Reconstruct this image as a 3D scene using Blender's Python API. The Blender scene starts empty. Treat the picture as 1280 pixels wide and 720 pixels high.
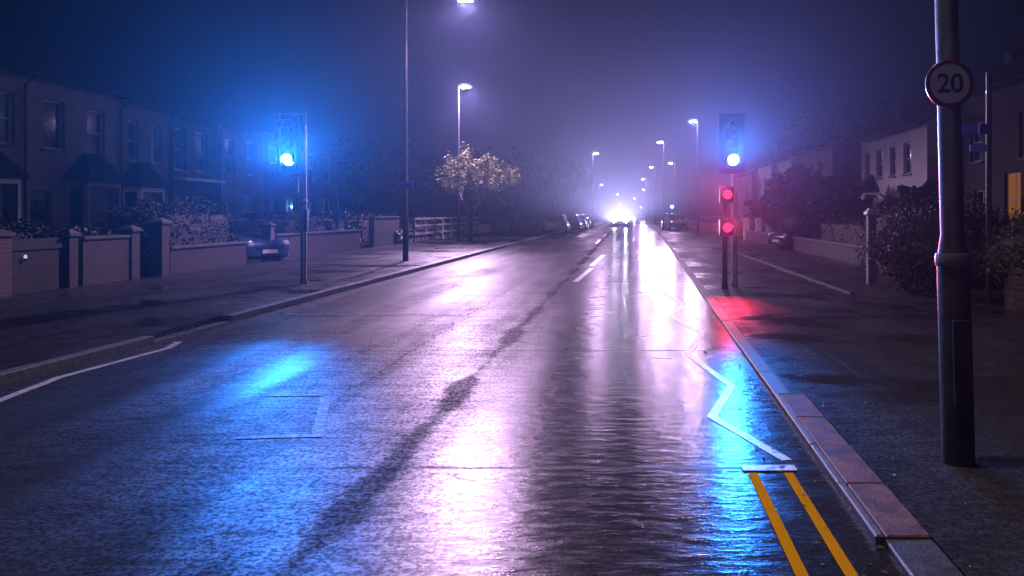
import bpy, bmesh, math, random
from mathutils import Vector, Matrix, noise as mnoise
random.seed(7)
R = math.radians
scene = bpy.context.scene
COL = scene.collection

# ------------------------------------------------------------------ camera
cam_d = bpy.data.cameras.new("camera")
cam = bpy.data.objects.new("camera", cam_d); COL.objects.link(cam)
cam.location = (0, 0, 1.5)
cam.rotation_euler = (R(90), 0, 0)
cam_d.sensor_width = 36.0
cam_d.lens = 28.125
cam_d.shift_x = -145 / 1280
cam_d.shift_y = -93 / 1280
cam_d.clip_start = 0.05
cam_d.clip_end = 3000
scene.camera = cam

def X(px, Y):            # lateral position of something seen at column px, Y metres away
    return (px - 785) / 1000 * Y
def Z(py, Y):            # height of something seen at row py, Y metres away
    return 1.5 + (267 - py) / 1000 * Y

# ------------------------------------------------------------------ render settings
scene.render.engine = 'CYCLES'
cy = scene.cycles
cy.use_denoising = True
cy.max_bounces = 5
cy.diffuse_bounces = 2
cy.glossy_bounces = 3
cy.transmission_bounces = 3
cy.transparent_max_bounces = 8
cy.volume_bounces = 1
cy.caustics_reflective = False
cy.caustics_refractive = False
cy.sample_clamp_indirect = 4.0
cy.use_light_tree = True
scene.view_settings.view_transform = 'Standard'
scene.view_settings.look = 'None'
scene.view_settings.gamma = 1
scene.view_settings.use_curve_mapping = False
scene.view_settings.exposure = -0.8

# ------------------------------------------------------------------ world: last dusk light
world = bpy.data.worlds.new("World"); scene.world = world
world.use_nodes = True
wn = world.node_tree.nodes; wl = world.node_tree.links
sky = wn.new("ShaderNodeTexSky")
sky.sky_type = 'NISHITA'; sky.sun_disc = False
sky.sun_elevation = R(-3.5); sky.sun_rotation = R(20)
bg = wn["Background"]
bg.inputs['Strength'].default_value = 0.025
tint = wn.new("ShaderNodeMix"); tint.data_type = 'RGBA'; tint.blend_type = 'MULTIPLY'; tint.inputs[0].default_value = 1
tint.inputs[7].default_value = (.22, .42, 1, 1)
wl.new(sky.outputs[0], tint.inputs[6]); wl.new(tint.outputs[2], bg.inputs['Color'])

sun_d = bpy.data.lights.new("sun", 'SUN'); sun = bpy.data.objects.new("sun", sun_d)
COL.objects.link(sun)
sun_d.energy = 0.004; sun_d.angle = R(12); sun_d.color = (0.7, 0.75, 1.0)
sun.rotation_euler = (R(40), 0, R(20))

# ------------------------------------------------------------------ materials
def mat(name, base=(.5, .5, .5), rough=.6, metal=0.0, noise=0.0, nscale=6.0, bump=0.0, bscale=40.0,
        emit=None, estr=0.0, spec=0.5, coat=0.0):
    m = bpy.data.materials.new(name); m.use_nodes = True
    n, l = m.node_tree.nodes, m.node_tree.links
    b = n["Principled BSDF"]
    b.inputs['Base Color'].default_value = (*base, 1)
    b.inputs['Roughness'].default_value = rough
    b.inputs['Metallic'].default_value = metal
    b.inputs['Specular IOR Level'].default_value = spec
    if coat: b.inputs['Coat Weight'].default_value = coat
    if emit:
        b.inputs['Emission Color'].default_value = (*emit, 1)
        b.inputs['Emission Strength'].default_value = estr
    tc = n.new("ShaderNodeTexCoord")
    if noise:
        t = n.new("ShaderNodeTexNoise"); t.inputs['Scale'].default_value = nscale
        t.inputs['Detail'].default_value = 5
        l.new(tc.outputs['Object'], t.inputs['Vector'])
        r = n.new("ShaderNodeMapRange")
        r.inputs['From Min'].default_value = .3; r.inputs['From Max'].default_value = .7
        r.inputs['To Min'].default_value = 1 - noise; r.inputs['To Max'].default_value = 1 + noise
        l.new(t.outputs['Fac'], r.inputs['Value'])
        mx = n.new("ShaderNodeMix"); mx.data_type = 'RGBA'; mx.blend_type = 'MULTIPLY'
        mx.inputs[0].default_value = 1
        mx.inputs[6].default_value = (*base, 1)
        l.new(r.outputs[0], mx.inputs[7]); l.new(mx.outputs[2], b.inputs['Base Color'])
        rr = n.new("ShaderNodeMapRange")
        rr.inputs['To Min'].default_value = max(.03, rough - .12); rr.inputs['To Max'].default_value = min(1, rough + .12)
        l.new(t.outputs['Fac'], rr.inputs['Value']); l.new(rr.outputs[0], b.inputs['Roughness'])
    if bump:
        t2 = n.new("ShaderNodeTexNoise"); t2.inputs['Scale'].default_value = bscale; t2.inputs['Detail'].default_value = 3
        l.new(tc.outputs['Object'], t2.inputs['Vector'])
        bp = n.new("ShaderNodeBump"); bp.inputs['Strength'].default_value = bump; bp.inputs['Distance'].default_value = .01
        l.new(t2.outputs['Fac'], bp.inputs['Height']); l.new(bp.outputs[0], b.inputs['Normal'])
    return m

def brick_mat(name, c1, c2, mortar):
    m = bpy.data.materials.new(name); m.use_nodes = True
    n, l = m.node_tree.nodes, m.node_tree.links
    b = n["Principled BSDF"]; b.inputs['Roughness'].default_value = .75
    tc = n.new("ShaderNodeTexCoord"); sp = n.new("ShaderNodeSeparateXYZ"); cb = n.new("ShaderNodeCombineXYZ")
    ad = n.new("ShaderNodeMath"); ad.operation = 'ADD'
    l.new(tc.outputs['Object'], sp.inputs[0]); l.new(sp.outputs[0], ad.inputs[0]); l.new(sp.outputs[1], ad.inputs[1])
    l.new(ad.outputs[0], cb.inputs[0]); l.new(sp.outputs[2], cb.inputs[1])
    br = n.new("ShaderNodeTexBrick")
    br.inputs['Color1'].default_value = (*c1, 1); br.inputs['Color2'].default_value = (*c2, 1)
    br.inputs['Mortar'].default_value = (*mortar, 1)
    br.inputs['Scale'].default_value = 1; br.inputs['Mortar Size'].default_value = .01
    br.inputs['Brick Width'].default_value = .225; br.inputs['Row Height'].default_value = .075
    l.new(cb.outputs[0], br.inputs['Vector']); l.new(br.outputs['Color'], b.inputs['Base Color'])
    bp = n.new("ShaderNodeBump"); bp.inputs['Strength'].default_value = .4; bp.inputs['Distance'].default_value = .008
    bp.invert = True
    l.new(br.outputs['Fac'], bp.inputs['Height']); l.new(bp.outputs[0], b.inputs['Normal'])
    return m

def slate_mat(name, c):
    m = brick_mat(name, c, tuple(v * .6 for v in c), tuple(v * .3 for v in c))
    for nd in m.node_tree.nodes:
        if nd.bl_idname == 'ShaderNodeTexBrick':
            nd.inputs['Brick Width'].default_value = .3; nd.inputs['Row Height'].default_value = .16
    m.node_tree.nodes["Principled BSDF"].inputs['Roughness'].default_value = .8
    m.node_tree.nodes["Principled BSDF"].inputs['Specular IOR Level'].default_value = .2
    return m

def glass_mat(name, tint=(.02, .025, .035), rough=.05):
    m = bpy.data.materials.new(name); m.use_nodes = True
    n, l = m.node_tree.nodes, m.node_tree.links
    n.remove(n["Principled BSDF"])
    g = n.new("ShaderNodeBsdfGlossy"); g.inputs['Roughness'].default_value = rough
    t = n.new("ShaderNodeBsdfTransparent"); t.inputs['Color'].default_value = (.75, .8, .85, 1)
    f = n.new("ShaderNodeFresnel"); f.inputs['IOR'].default_value = 1.5
    a = n.new("ShaderNodeMath"); a.operation = 'ADD'; a.inputs[1].default_value = .06
    mx = n.new("ShaderNodeMixShader")
    l.new(f.outputs[0], a.inputs[0]); l.new(a.outputs[0], mx.inputs[0])
    l.new(t.outputs[0], mx.inputs[1]); l.new(g.outputs[0], mx.inputs[2])
    l.new(mx.outputs[0], n["Material Output"].inputs['Surface'])
    return m

def emit_mat(name, col, s):
    m = bpy.data.materials.new(name); m.use_nodes = True
    n, l = m.node_tree.nodes, m.node_tree.links
    n.remove(n["Principled BSDF"])
    e = n.new("ShaderNodeEmission"); e.inputs['Color'].default_value = (*col, 1); e.inputs['Strength'].default_value = s
    l.new(e.outputs[0], n["Material Output"].inputs['Surface'])
    return m

class NT:          # tiny helper for writing maths in a node tree
    def __init__(s, m): s.m = m; s.n = m.node_tree.nodes; s.l = m.node_tree.links
    def math(s, op, a, b=None, c=None, clamp=False):
        nd = s.n.new("ShaderNodeMath"); nd.operation = op; nd.use_clamp = clamp
        for i, v in enumerate((a, b, c)):
            if v is None: continue
            if isinstance(v, (int, float)): nd.inputs[i].default_value = v
            else: s.l.new(v, nd.inputs[i])
        return nd.outputs[0]
    def noise(s, vec, scale, detail=3, rough=.5):
        nd = s.n.new("ShaderNodeTexNoise"); nd.inputs['Scale'].default_value = scale
        nd.inputs['Detail'].default_value = detail; nd.inputs['Roughness'].default_value = rough
        s.l.new(vec, nd.inputs['Vector']); return nd.outputs['Fac']
    def mapping(s, vec, scale=(1, 1, 1), loc=(0, 0, 0)):
        nd = s.n.new("ShaderNodeMapping"); nd.inputs['Scale'].default_value = scale; nd.inputs['Location'].default_value = loc
        s.l.new(vec, nd.inputs['Vector']); return nd.outputs[0]
    def rng(s, v, a, b, c, d, smooth=True):
        nd = s.n.new("ShaderNodeMapRange"); nd.interpolation_type = 'SMOOTHSTEP' if smooth else 'LINEAR'
        for k, q in zip(('From Min', 'From Max', 'To Min', 'To Max'), (a, b, c, d)): nd.inputs[k].default_value = q
        s.l.new(v, nd.inputs['Value']); return nd.outputs[0]
    def mixf(s, f, a, b):
        nd = s.n.new("ShaderNodeMix"); nd.data_type = 'FLOAT'
        for i, v in ((0, f), (2, a), (3, b)):
            if isinstance(v, (int, float)): nd.inputs[i].default_value = v
            else: s.l.new(v, nd.inputs[i])
        return nd.outputs[0]
    def mixc(s, f, a, b):
        nd = s.n.new("ShaderNodeMix"); nd.data_type = 'RGBA'
        for i, v in ((0, f), (6, a), (7, b)):
            if isinstance(v, (int, float)): nd.inputs[i].default_value = v
            elif isinstance(v, tuple): nd.inputs[i].default_value = (*v, 1)
            else: s.l.new(v, nd.inputs[i])
        return nd.outputs[2]
    def pulse(s, v, centre, half, soft):     # 1 within half of centre, falling to 0 over soft
        d = s.math('ABSOLUTE', s.math('SUBTRACT', v, centre))
        return s.rng(d, half, half + soft, 1, 0)

def wet_asphalt(name, kind):
    m = bpy.data.materials.new(name); m.use_nodes = True
    t = NT(m); b = t.n["Principled BSDF"]
    tc = t.n.new("ShaderNodeTexCoord"); v = tc.outputs['Object']
    sp = t.n.new("ShaderNodeSeparateXYZ"); t.l.new(v, sp.inputs[0]); x, y = sp.outputs[0], sp.outputs[1]
    stones = t.n.new("ShaderNodeTexVoronoi"); stones.inputs['Scale'].default_value = 75; t.l.new(v, stones.inputs['Vector'])
    grain = t.noise(v, 55, 4, .65)
    patch = t.noise(t.mapping(v, (1.0, .28, 1)), 1.1, 4, .55)
    broad = t.noise(t.mapping(v, (.9, .12, 1), (5, 3, 0)), .9, 3, .5)
    ripple = t.noise(t.mapping(v, (1.3, 4.2, 1), (2, 7, 0)), 3.2, 4, .62)
    # colour of the stone and bitumen
    c = t.mixc(t.rng(grain, .35, .7, 0, 1), (.012, .012, .014), (.045, .043, .045))
    c = t.mixc(t.rng(patch, .4, .65, 0, .5), c, (.022, .022, .026))
    rough = t.rng(patch, .3, .7, .38, .54)
    specl = t.rng(broad, .33, .6, .36, .68)
    bump_s = .5
    if kind == 'road':
        # standing water towards the right-hand gutter and in the wheel tracks
        gut = t.math('MULTIPLY', t.rng(x, -1.5, -.1, 0, 1), t.rng(ripple, .36, .6, .65, 1))
        gut = t.math('MULTIPLY', gut, t.rng(patch, .25, .55, .65, 1))
        track = t.math('MAXIMUM', t.pulse(x, -4.5, .28, .35), t.pulse(x, -3.05, .2, .4))
        track = t.math('MULTIPLY', track, t.rng(broad, .35, .6, 0, .3))
        wet = t.math('MAXIMUM', gut, track)
        rough = t.math('ADD', rough, t.rng(x, -2.9, -2.0, .05, 0))
        rough = t.mixf(wet, rough, .14)
        # bitumen seam running along the road, broken in places
        wob = t.math('MULTIPLY', t.math('SUBTRACT', t.noise(t.mapping(v, (0, .9, 0)), 1.0, 5, .6), .5), .22)
        seamx = t.math('ADD', x, wob)
        width = t.rng(t.noise(t.mapping(v, (0, .55, 0), (0, 4, 0)), 1.0, 3), .36, .62, .0, .115)
        seamd = t.math('SUBTRACT', t.math('ABSOLUTE', t.math('ADD', seamx, 1.42)), width)
        edge = t.math('ADD', seamd, t.math('MULTIPLY', t.math('SUBTRACT', t.noise(t.mapping(v, (1, .6, 1)), 16, 5, .7), .5), .2))
        seam = t.rng(edge, -.05, .06, 1, 0)
        # a second thin crack and the joints across the lane
        wob2 = t.math('MULTIPLY', t.math('SUBTRACT', t.noise(t.mapping(v, (0, 1.7, 0), (9, 2, 0)), 1.0, 5, .7), .5), .55)
        crack = t.pulse(t.math('ADD', x, wob2), -2.35, .006, .02)
        crack = t.math('MULTIPLY', crack, t.math('MULTIPLY', t.rng(y, 6, 7, 0, 1), t.rng(y, 18, 24, 1, 0)))
        wy = t.math('MULTIPLY', t.math('SUBTRACT', t.noise(t.mapping(v, (1.3, 0, 0)), 1.0, 4, .6), .5), .12)
        yy = t.math('ADD', y, wy)
        for yj, h in ((4.72, .010), (8.75, .008), (17.6, .02)):
            crack = t.math('MAXIMUM', crack, t.pulse(yy, yj, h, .02))
        vor = t.n.new("ShaderNodeTexVoronoi"); vor.feature = 'DISTANCE_TO_EDGE'; vor.inputs['Scale'].default_value = .33
        wv = t.n.new("ShaderNodeTexNoise"); wv.inputs['Scale'].default_value = 1.6; wv.inputs['Detail'].default_value = 5
        t.l.new(v, wv.inputs['Vector'])
        va = t.n.new("ShaderNodeVectorMath"); va.operation = 'MULTIPLY_ADD'
        t.l.new(wv.outputs['Color'], va.inputs[0]); va.inputs[1].default_value = (.9, .9, 0); t.l.new(v, va.inputs[2])
        t.l.new(va.outputs[0], vor.inputs['Vector'])
        fine = t.math('MULTIPLY', t.rng(vor.outputs['Distance'], .0, .012, .6, 0), t.rng(broad, .45, .6, 0, 1))
        crack = t.math('MULTIPLY', t.math('MAXIMUM', crack, fine), .6)
        dull = t.math('MAXIMUM', seam, crack)
        dull = t.math('MULTIPLY', dull, .85)
        rough = t.mixf(dull, rough, .6)
        specl = t.mixf(dull, specl, .05)
        c = t.mixc(dull, c, (.008, .008, .009))
    else:
        rough = t.math('ADD', rough, .02)
        specl = t.math('ADD', specl, .15)
        # paving joints
        jx = t.pulse(t.math('FRACT', t.math('MULTIPLY', x, 1 / 1.4)), .5, .004, .01)
        rough = t.mixf(jx, rough, .7)
        wet = t.math('MULTIPLY', t.rng(t.noise(t.mapping(v, (.7, 1, 1), (3, 1, 0)), .6, 4, .6), .5, .62, 0, 1), .85)
        rough = t.mixf(wet, rough, .16)
        dull = None
    if kind == 'pavement':
        pass
    b.inputs['IOR'].default_value = 1.42
    t.l.new(c, b.inputs['Base Color']); t.l.new(rough, b.inputs['Roughness'])
    speck = t.rng(t.noise(v, 34, 2, .7), .42, .60, .10, 1.7)
    dash = t.rng(t.noise(t.mapping(v, (1, 2.2, 1), (7, 1, 0)), 6, 4, .65), .40, .60, .35, 1.3)
    streaks = t.rng(t.noise(t.mapping(v, (.45, 3.0, 1), (1, 8, 0)), 1.5, 5, .7), .38, .58, .45, 1.15)
    tyre = t.rng(t.noise(t.mapping(v, (2.6, .10, 1), (4, 2, 0)), 1.0, 4, .6), .36, .6, .5, 1.15)
    speck = t.math('MULTIPLY', t.math('MULTIPLY', speck, tyre), t.math('MULTIPLY', dash, streaks))
    speck = t.mixf(wet, speck, .5)
    specl = t.math('MULTIPLY', specl, speck)
    t.l.new(specl, b.inputs['Specular IOR Level'])
    # relief: aggregate, trowel-like undulation, ripples on the water
    h1 = t.math('MULTIPLY', stones.outputs['Distance'], -.25)
    h = t.math('ADD', h1, t.math('MULTIPLY', grain, .75))
    dry = t.math('SUBTRACT', 1.0, t.math('MULTIPLY', wet, .8))
    h = t.math('MULTIPLY', h, dry)
    bp = t.n.new("ShaderNodeBump"); t.l.new(t.rng(patch, .35, .65, .2, .6), bp.inputs['Strength']); bp.inputs['Distance'].default_value = .006
    t.l.new(h, bp.inputs['Height'])
    bp2 = t.n.new("ShaderNodeBump"); t.l.new(t.rng(wet, 0, .6, .02, .34), bp2.inputs['Strength']); bp2.inputs['Distance'].default_value = .02
    t.l.new(ripple, bp2.inputs['Height']); t.l.new(bp.outputs[0], bp2.inputs['Normal'])
    t.l.new(bp2.outputs[0], b.inputs['Normal'])
    return m

def paint_mat(name, col, wear=.5, rough=.3):
    m = bpy.data.materials.new(name); m.use_nodes = True
    t = NT(m); b = t.n["Principled BSDF"]
    tc = t.n.new("ShaderNodeTexCoord"); v = tc.outputs['Object']
    w = t.noise(v, 9, 6, .7); g = t.noise(v, 55, 4, .65)
    f = t.rng(t.math('ADD', t.math('MULTIPLY', w, .65), t.math('MULTIPLY', g, .35)), wear - .06, wear + .05, 0, 1)
    t.l.new(t.mixc(f, (.03, .03, .032), col), b.inputs['Base Color'])
    b.inputs['Roughness'].default_value = rough; b.inputs['Specular IOR Level'].default_value = .0 if col[2] < .1 else (.8 if wear < .48 else .15)
    bp = t.n.new("ShaderNodeBump"); bp.inputs['Strength'].default_value = .4; bp.inputs['Distance'].default_value = .005
    t.l.new(g, bp.inputs['Height']); t.l.new(bp.outputs[0], b.inputs['Normal'])
    return m

def leaf_mat(name, a, b_, rough=.5):
    m = bpy.data.materials.new(name); m.use_nodes = True
    t = NT(m); b = t.n["Principled BSDF"]
    tc = t.n.new("ShaderNodeTexCoord")
    f = t.noise(tc.outputs['Object'], 3.0, 4, .6)
    t.l.new(t.mixc(t.rng(f, .35, .65, 0, 1), a, b_), b.inputs['Base Color'])
    b.inputs['Roughness'].default_value = rough; b.inputs['Specular IOR Level'].default_value = .2
    return m

M = {}
M['road'] = wet_asphalt('wet_asphalt', 'road')
M['pavement'] = wet_asphalt('wet_pavement', 'pavement')
M['ground'] = mat('ground_soil', (.03, .032, .028), .8, noise=.4, nscale=.5, bump=.4, bscale=8)
M['kerb'] = mat('granite_kerb', (.12, .115, .11), .5, noise=.35, nscale=14, bump=.5, bscale=60)
M['kerb_red'] = mat('red_brown_kerb_stone', (.13, .06, .048), .6, noise=.65, nscale=7, bump=.6, bscale=50)
M['kerb_dark'] = mat('dirty_kerb', (.06, .06, .06), .45, noise=.4, nscale=14, bump=.5, bscale=60)
M['white_paint'] = paint_mat('white_road_paint', (.75, .73, .72), .44)
M['worn_paint'] = paint_mat('worn_white_road_paint', (.3, .28, .27), .54, .52)
M['yellow_paint'] = paint_mat('yellow_road_paint', (.62, .28, .006), .37, .45)
M['galv'] = mat('galvanised_steel', (.42, .42, .43), .42, .6, noise=.2, nscale=12)
M['black_metal'] = mat('black_painted_steel', (.018, .018, .02), .35, .0, noise=.3, nscale=15, coat=.3)
M['col_paint'] = mat('green_black_column_paint', (.03, .034, .034), .5, noise=.7, nscale=5, bump=.35, bscale=22)
M['grey_metal'] = mat('grey_painted_steel', (.11, .11, .12), .4, noise=.2, nscale=14)
M['black_plastic'] = mat('black_plastic', (.015, .015, .016), .45, noise=.2, nscale=20)
M['gutter_black'] = mat('black_gutter', (.012, .012, .013), .85, noise=.2, nscale=8, spec=.15)
M['board'] = mat('backing_board_black', (.02, .02, .022), .5, noise=.2, nscale=10)
M['board_edge'] = mat('white_reflective_border', (.75, .76, .8), .4, noise=.1)
M['yellow_box'] = mat('yellow_push_button_box', (.95, .5, .02), .4, noise=.12, nscale=20)
M['sign_white'] = mat('sign_white', (.6, .57, .6), .35, noise=.06)
M['sign_red'] = mat('sign_red', (.11, .009, .015), .35, noise=.08)
M['sign_black'] = mat('sign_black', (.012, .012, .014), .4)
M['sign_blue'] = mat('sign_blue', (.13, .18, .85), .35, noise=.08)
M['sign_dkblue'] = mat('sign_dark_blue', (.03, .03, .5), .35)
M['render_pale'] = mat('pale_render', (.30, .265, .28), .8, noise=.16, nscale=1.6, bump=.2, bscale=60)
M['render_white'] = mat('white_render', (.8, .78, .78), .75, noise=.12, nscale=1.2, bump=.2, bscale=60)
M['render_grey'] = mat('grey_render', (.2, .19, .20), .8, noise=.2, nscale=1.2, bump=.2, bscale=60)
M['brick'] = brick_mat('red_brick', (.16, .07, .05), (.11, .05, .04), (.14, .13, .12))
M['brick_pale'] = brick_mat('pale_brick', (.075, .05, .045), (.05, .036, .034), (.06, .055, .05))
M['brick_dark'] = brick_mat('dark_brick', (.06, .038, .034), (.042, .03, .026), (.05, .046, .042))
M['slate'] = slate_mat('roof_slate', (.035, .037, .045))
M['tile'] = slate_mat('brown_roof_tile', (.06, .035, .03))
M['trim'] = mat('white_window_frame', (.72, .72, .72), .4, noise=.1)
M['stone'] = mat('stone_sill', (.08, .075, .072), .6, noise=.2)
M['glass'] = glass_mat('window_glass')
M['curtain'] = mat('net_curtain', (.42, .40, .42), .9, noise=.25, nscale=8)
M['door_blue'] = mat('dark_blue_door', (.03, .04, .08), .35, noise=.15)
M['door_red'] = mat('dark_red_door', (.05, .015, .015), .35, noise=.15)
M['pot'] = mat('terracotta_pot', (.25, .11, .07), .8, noise=.2)
M['lit_window'] = emit_mat('lit_orange_window', (1.0, .36, .07), .34)
M['bark'] = mat('tree_bark', (.06, .048, .04), .85, noise=.4, nscale=10, bump=.6, bscale=25)
M['leaf_yellow'] = leaf_mat('yellowing_leaves', (.20, .19, .05), (.07, .085, .03))
M['leaf_dark'] = leaf_mat('dark_leaves', (.03, .045, .02), (.05, .06, .03))
M['leaf_mid'] = leaf_mat('mid_green_leaves', (.05, .07, .03), (.10, .10, .05))
M['dry_grass'] = leaf_mat('dry_twigs', (.12, .10, .06), (.06, .06, .035))
M['car_dark'] = mat('dark_car_paint', (.02, .022, .03), .22, .2, coat=1)
M['car_blue'] = mat('blue_car_paint', (.04, .06, .14), .22, .2, coat=1)
M['car_silver'] = mat('silver_car_paint', (.45, .45, .47), .3, .5, coat=1)
M['car_white'] = mat('white_car_paint', (.6, .6, .62), .3, 0, coat=1)
M['car_glass'] = mat('car_glass', (.01, .012, .016), .05, 0, spec=.8)
M['rubber'] = mat('tyre_rubber', (.015, .015, .015), .75, noise=.2)
M['rim'] = mat('wheel_rim', (.4, .4, .42), .35, .8)
M['tail'] = mat('tail_lamp_red', (.3, .01, .01), .15, coat=1)
M['head_off'] = mat('clear_headlamp', (.5, .5, .55), .1, .3, coat=1)
M['wood'] = mat('weathered_fence_wood', (.045, .038, .032), .8, noise=.35, nscale=6)
LAMP_COL = (.88, .55, 1.0)
M['lamp_lens'] = emit_mat('street_lamp_lens', (.9, .72, 1.0), 420)
M['lamp_lens_far'] = emit_mat('far_street_lamp_lens', (.9, .74, 1.0), 420)
M['blue_lens'] = emit_mat('lit_signal_lens_blue', (.05, .34, 1.0), 500)
M['blue_lens_right'] = emit_mat('lit_signal_lens_blue_right', (.05, .36, 1.0), 400)
M['red_lens'] = emit_mat('lit_signal_lens_red', (1.0, .015, .04), 7)
M['far_blue'] = emit_mat('far_blue_light', (.12, .45, 1.0), 60)
M['dark_lens'] = mat('unlit_signal_lens', (.03, .012, .012), .15, coat=1)
M['head_lamp'] = emit_mat('lit_headlamp', (.9, .8, 1.0), 600)
M['small_light'] = emit_mat('small_white_light', (.75, .75, 1.0), 1.2)

# ------------------------------------------------------------------ mesh builder
class MB:
    def __init__(s): s.bm = bmesh.new()
    def face(s, pts):
        return s.bm.faces.new([s.bm.verts.new(p) for p in pts])
    def box(s, lo, hi, rot=0, piv=None, bevel=0):
        v = []
        for z in (lo[2], hi[2]):
            for (x, y) in ((lo[0], lo[1]), (hi[0], lo[1]), (hi[0], hi[1]), (lo[0], hi[1])):
                v.append(s.bm.verts.new((x, y, z)))
        fs = [(3, 2, 1, 0), (4, 5, 6, 7), (0, 1, 5, 4), (1, 2, 6, 5), (2, 3, 7, 6), (3, 0, 4, 7)]
        faces = [s.bm.faces.new([v[i] for i in f]) for f in fs]
        if rot:
            c = Vector(piv or ((lo[0] + hi[0]) / 2, (lo[1] + hi[1]) / 2, 0))
            bmesh.ops.rotate(s.bm, verts=v, cent=c, matrix=Matrix.Rotation(rot, 3, 'Z'))
        if bevel:
            es = list({e for f in faces for e in f.edges})
            bmesh.ops.bevel(s.bm, geom=es, offset=bevel, segments=2, affect='EDGES', profile=.7)
        return s
    def ring_loft(s, rings, cap=True):
        vr = [[s.bm.verts.new(p) for p in r] for r in rings]
        n = len(vr[0])
        for a, b in zip(vr, vr[1:]):
            for i in range(n):
                s.bm.faces.new((a[i], a[(i + 1) % n], b[(i + 1) % n], b[i]))
        if cap:
            s.bm.faces.new(vr[0][::-1]); s.bm.faces.new(vr[-1])
        return s
    def tube(s, pts, radii, n=10, cap=True):
        pts = [Vector(p) for p in pts]
        if isinstance(radii, (int, float)): radii = [radii] * len(pts)
        rings = []
        ref = None
        for i, p in enumerate(pts):
            d = (pts[min(i + 1, len(pts) - 1)] - pts[max(i - 1, 0)]).normalized()
            if ref is None:
                ref = Vector((1, 0, 0)) if abs(d.x) < .9 else Vector((0, 1, 0))
            u = (ref - d * ref.dot(d)).normalized(); w = d.cross(u); ref = u
            rings.append([p + (u * math.cos(2 * math.pi * k / n) + w * math.sin(2 * math.pi * k / n)) * radii[i] for k in range(n)])
        return s.ring_loft(rings, cap)
    def lathe(s, prof, n=16, c=(0, 0, 0), axis='Z'):
        rings = []
        for r, h in prof:
            ring = []
            for k in range(n):
                a = 2 * math.pi * k / n
                if axis == 'Z': p = (c[0] + r * math.cos(a), c[1] + r * math.sin(a), c[2] + h)
                elif axis == 'Y': p = (c[0] + r * math.cos(a), c[1] - h, c[2] + r * math.sin(a))
                else: p = (c[0] + h, c[1] + r * math.cos(a), c[2] + r * math.sin(a))
                ring.append(p)
            rings.append(ring)
        return s.ring_loft(rings)
    def prism(s, poly, a, b, axis='Y'):       # polygon in the plane across `axis`, extruded from a to b
        def pt(u, w, t):
            return {'X': (t, u, w), 'Y': (u, t, w), 'Z': (u, w, t)}[axis]
        return s.ring_loft([[pt(u, w, a) for u, w in poly], [pt(u, w, b) for u, w in poly]])
    def build(s, name, m, parent=None, smooth=False, loc=None):
        bmesh.ops.recalc_face_normals(s.bm, faces=s.bm.faces)
        me = bpy.data.meshes.new(name); s.bm.to_mesh(me); s.bm.free()
        me.materials.append(m if not isinstance(m, str) else M[m])
        if smooth:
            for p in me.polygons: p.use_smooth = True
            me.set_sharp_from_angle(angle=R(40))
        o = bpy.data.objects.new(name, me); COL.objects.link(o)
        if parent: o.parent = parent
        if loc: o.location = loc
        return o

def tag(o, label, cat, group=None, kind=None):
    o["label"] = label; o["category"] = cat
    if group: o["group"] = group
    if kind: o["kind"] = kind
    return o
def thing(name, label, cat, loc=(0, 0, 0), rz=0, group=None):
    o = bpy.data.objects.new(name, None); COL.objects.link(o)
    o.empty_display_size = .3
    o.location = loc; o.rotation_euler = (0, 0, rz)
    return tag(o, label, cat, group)
def struct(o): o["kind"] = "structure"; return o
def spot(name, loc, direction, power, size, blend, col, radius=.12, parent=None):
    d = bpy.data.lights.new(name, 'SPOT'); d.energy = power; d.spot_size = R(size); d.spot_blend = blend
    d.color = col; d.shadow_soft_size = radius
    o = bpy.data.objects.new(name, d); COL.objects.link(o)
    o.location = loc; o.rotation_euler = Vector(direction).to_track_quat('-Z', 'Y').to_euler()
    if parent: o.parent = parent
    return o

# ------------------------------------------------------------------ ground, road, pavements, kerbs, paint
KL, KR = -5.45, 1.15           # kerb faces
m = MB(); m.face([(-250, -50, -.03), (250, -50, -.03), (250, 450, -.03), (-250, 450, -.03)]); struct(m.build('ground', 'ground'))
m = MB(); m.face([(KL - .05, -30, 0), (KR + .15, -30, 0), (KR + 1.35, 60, 0), (KR + 1.35, 430, 0), (KL - .05, 430, 0)]); struct(m.build('road', 'road'))
m = MB(); m.box((-10.6, -30, -.02), (KL - .14, 430, .095)); struct(m.build('left_pavement', 'pavement'))
def drift(y): return -.10 + .022 * min(max(y, 0), 60)
def kerb_run(name, x0, x1, y0, y1, top, mt, unit=.9, sh=lambda y: 0, gap=.004):
    mb = MB(); y = y0
    while y < y1 - .01:
        e = min(y + unit, y1)
        a, c = sh(y), sh(e); j = random.uniform(0, .012); tz = top + random.uniform(-.004, .004)
        mb.ring_loft([[(x0 + j + a, y + gap, z), (x1 + a, y + gap, z), (x1 + c, e - gap, z), (x0 + j + c, e - gap, z)] if k == 0 else
                      [(x0 + j + a + .008, y + gap + .006, z), (x1 + a - .004, y + gap + .006, z), (x1 + c - .004, e - gap - .006, z), (x0 + j + c + .008, e - gap - .006, z)]
                      for k, z in ((0, -.02), (0, tz - .008), (1, tz))])
        y = e
    return struct(mb.build(name, mt))
kerb_run('left_kerb', KL - .135, KL, -6, 9.2, .10, 'kerb')
kerb_run('left_dropped_kerb', KL - .135, KL, 9.2, 11.0, .03, 'kerb_dark')
kerb_run('left_far_kerb', KL - .135, KL, 11.0, 60, .10, 'kerb')
kerb_run('left_distant_kerb', KL - .135, KL, 60, 420, .10, 'kerb', 12)
ys_ = [-30, 0] + [3 * k for k in range(1, 21)] + [430]
m = MB()
m.ring_loft([[(KR + .25 + drift(y), y, -.02), (8.2, y, -.02), (8.2, y, .033), (KR + .25 + drift(y), y, .033)] for y in ys_]); struct(m.build('right_pavement', 'pavement'))
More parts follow.
